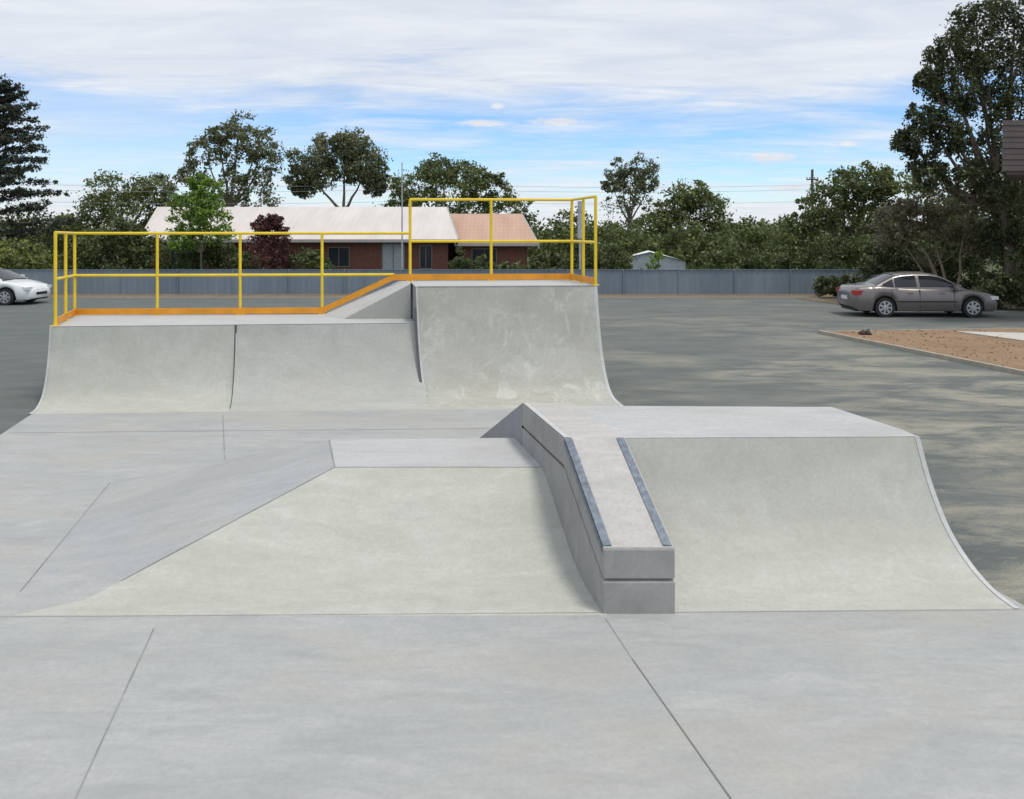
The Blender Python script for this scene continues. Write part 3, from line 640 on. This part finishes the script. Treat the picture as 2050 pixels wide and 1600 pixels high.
# ---------------------------------------------------------------- sky, sun, camera
EL,AZ=math.radians(70),math.radians(125)
w=bpy.data.worlds.new('World'); bpy.context.scene.world=w; w.use_nodes=True
N=NT(w.node_tree); bg=w.node_tree.nodes['Background']; bg.inputs[1].default_value=.125
sk=N.n('ShaderNodeTexSky',_sky_type='NISHITA'); sk.sun_disc=False; sk.sun_elevation=EL; sk.sun_rotation=AZ
sk.dust_density=.0; sk.air_density=1.0; sk.ozone_density=3.0
tc=N.n('ShaderNodeTexCoord'); d=tc.outputs['Generated']
s=N.n('ShaderNodeSeparateXYZ'); N.l(d,s.inputs[0])
zz=math_n(N,'ADD',math_n(N,'MAXIMUM',s.outputs[2],0),.07)
cx=N.n('ShaderNodeCombineXYZ'); N.l(math_n(N,'DIVIDE',s.outputs[0],zz),cx.inputs[0]); N.l(math_n(N,'DIVIDE',s.outputs[1],zz),cx.inputs[1])
n1=noise(N,mapping(N,cx.outputs[0],(.55,.8,1),rot=(0,0,.15),loc=(1.3,.4,0)),1.0,9,.58,.5)
n2=noise(N,mapping(N,cx.outputs[0],(.6,1.4,1),rot=(0,0,-.1),loc=(4,2,0)),2.1,9,.64,.5)
bias=ramp(N,s.outputs[2],[(0,.36),(.03,.22),(.075,.07),(.135,.08),(.18,.30),(.26,.38)])
mm=math_n(N,'ADD',math_n(N,'ADD',math_n(N,'MULTIPLY',n1,.6),math_n(N,'MULTIPLY',n2,.4)),bias)
mask=ramp(N,mm,[(.50,.04),(.76,.93)])
lft=ramp(N,math_n(N,'ADD',math_n(N,'MULTIPLY',s.outputs[0],-1.0),.4),[(.45,0),(.95,.5)])
mask=math_n(N,'MAXIMUM',mask,math_n(N,'MULTIPLY',lft,ramp(N,n1,[(.3,.6),(.7,1.6)]),clamp=True))
def puff(px,py,rx,rz):
    v=Vector((px,1650,py)).normalized()
    m=mapping(N,d,(1/rx,.5/rx,1/rz)); 
    sb=N.n('ShaderNodeVectorMath',_operation='DISTANCE'); N.l(m,sb.inputs[0]); sb.inputs[1].default_value=(v.x/rx,v.y*.5/rx,v.z/rz)
    nn=noise(N,mapping(N,d,(45,45,110)),1,5,.65)
    return math_n(N,'MULTIPLY',math_n(N,'SUBTRACT',1.75,math_n(N,'ADD',sb.outputs['Value'],math_n(N,'MULTIPLY',nn,1.5)),clamp=True),1.5,clamp=True)
for p in ((-30,247,.016,.008),(515,143,.036,.010),(670,173,.020,.005),(240,90,.03,.006),(560,85,.05,.007),(-60,212,.05,.006),(90,215,.05,.006)):
    mask=math_n(N,'MAXIMUM',mask,puff(*p))
ccol=mixc(N,ramp(N,n2,[(.35,0),(.65,1)]),(5.7,6.05,6.7),(6.95,7.1,7.4))
hs=N.n('ShaderNodeHueSaturation'); hs.inputs['Saturation'].default_value=1.1; hs.inputs['Value'].default_value=1.12; N.l(sk.outputs[0],hs.inputs['Color'])
blue=mixc(N,1.0,hs.outputs[0],(.80,.96,1.16),'MULTIPLY')
N.l(mixc(N,mask,blue,ccol),bg.inputs[0])
L=bpy.data.lights.new('sun','SUN'); L.energy=2.1; L.angle=math.radians(12); L.color=(1,.94,.84)
so=bpy.data.objects.new('sun',L); C.objects.link(so)
dv=Vector((math.sin(AZ)*math.cos(EL),math.cos(AZ)*math.cos(EL),math.sin(EL))); so.rotation_euler=dv.to_track_quat('Z','Y').to_euler(); so.location=dv*50
cam=bpy.data.cameras.new('camera'); co=bpy.data.objects.new('camera',cam); C.objects.link(co)
co.location=(0,0,2.8); co.rotation_euler=(math.radians(90),0,0); cam.lens=28.98; cam.sensor_width=36; cam.shift_y=-.166; cam.clip_end=6000
bpy.context.scene.camera=co
vs=bpy.context.scene.view_settings; vs.view_transform='Standard'; vs.look='None'; vs.exposure=0
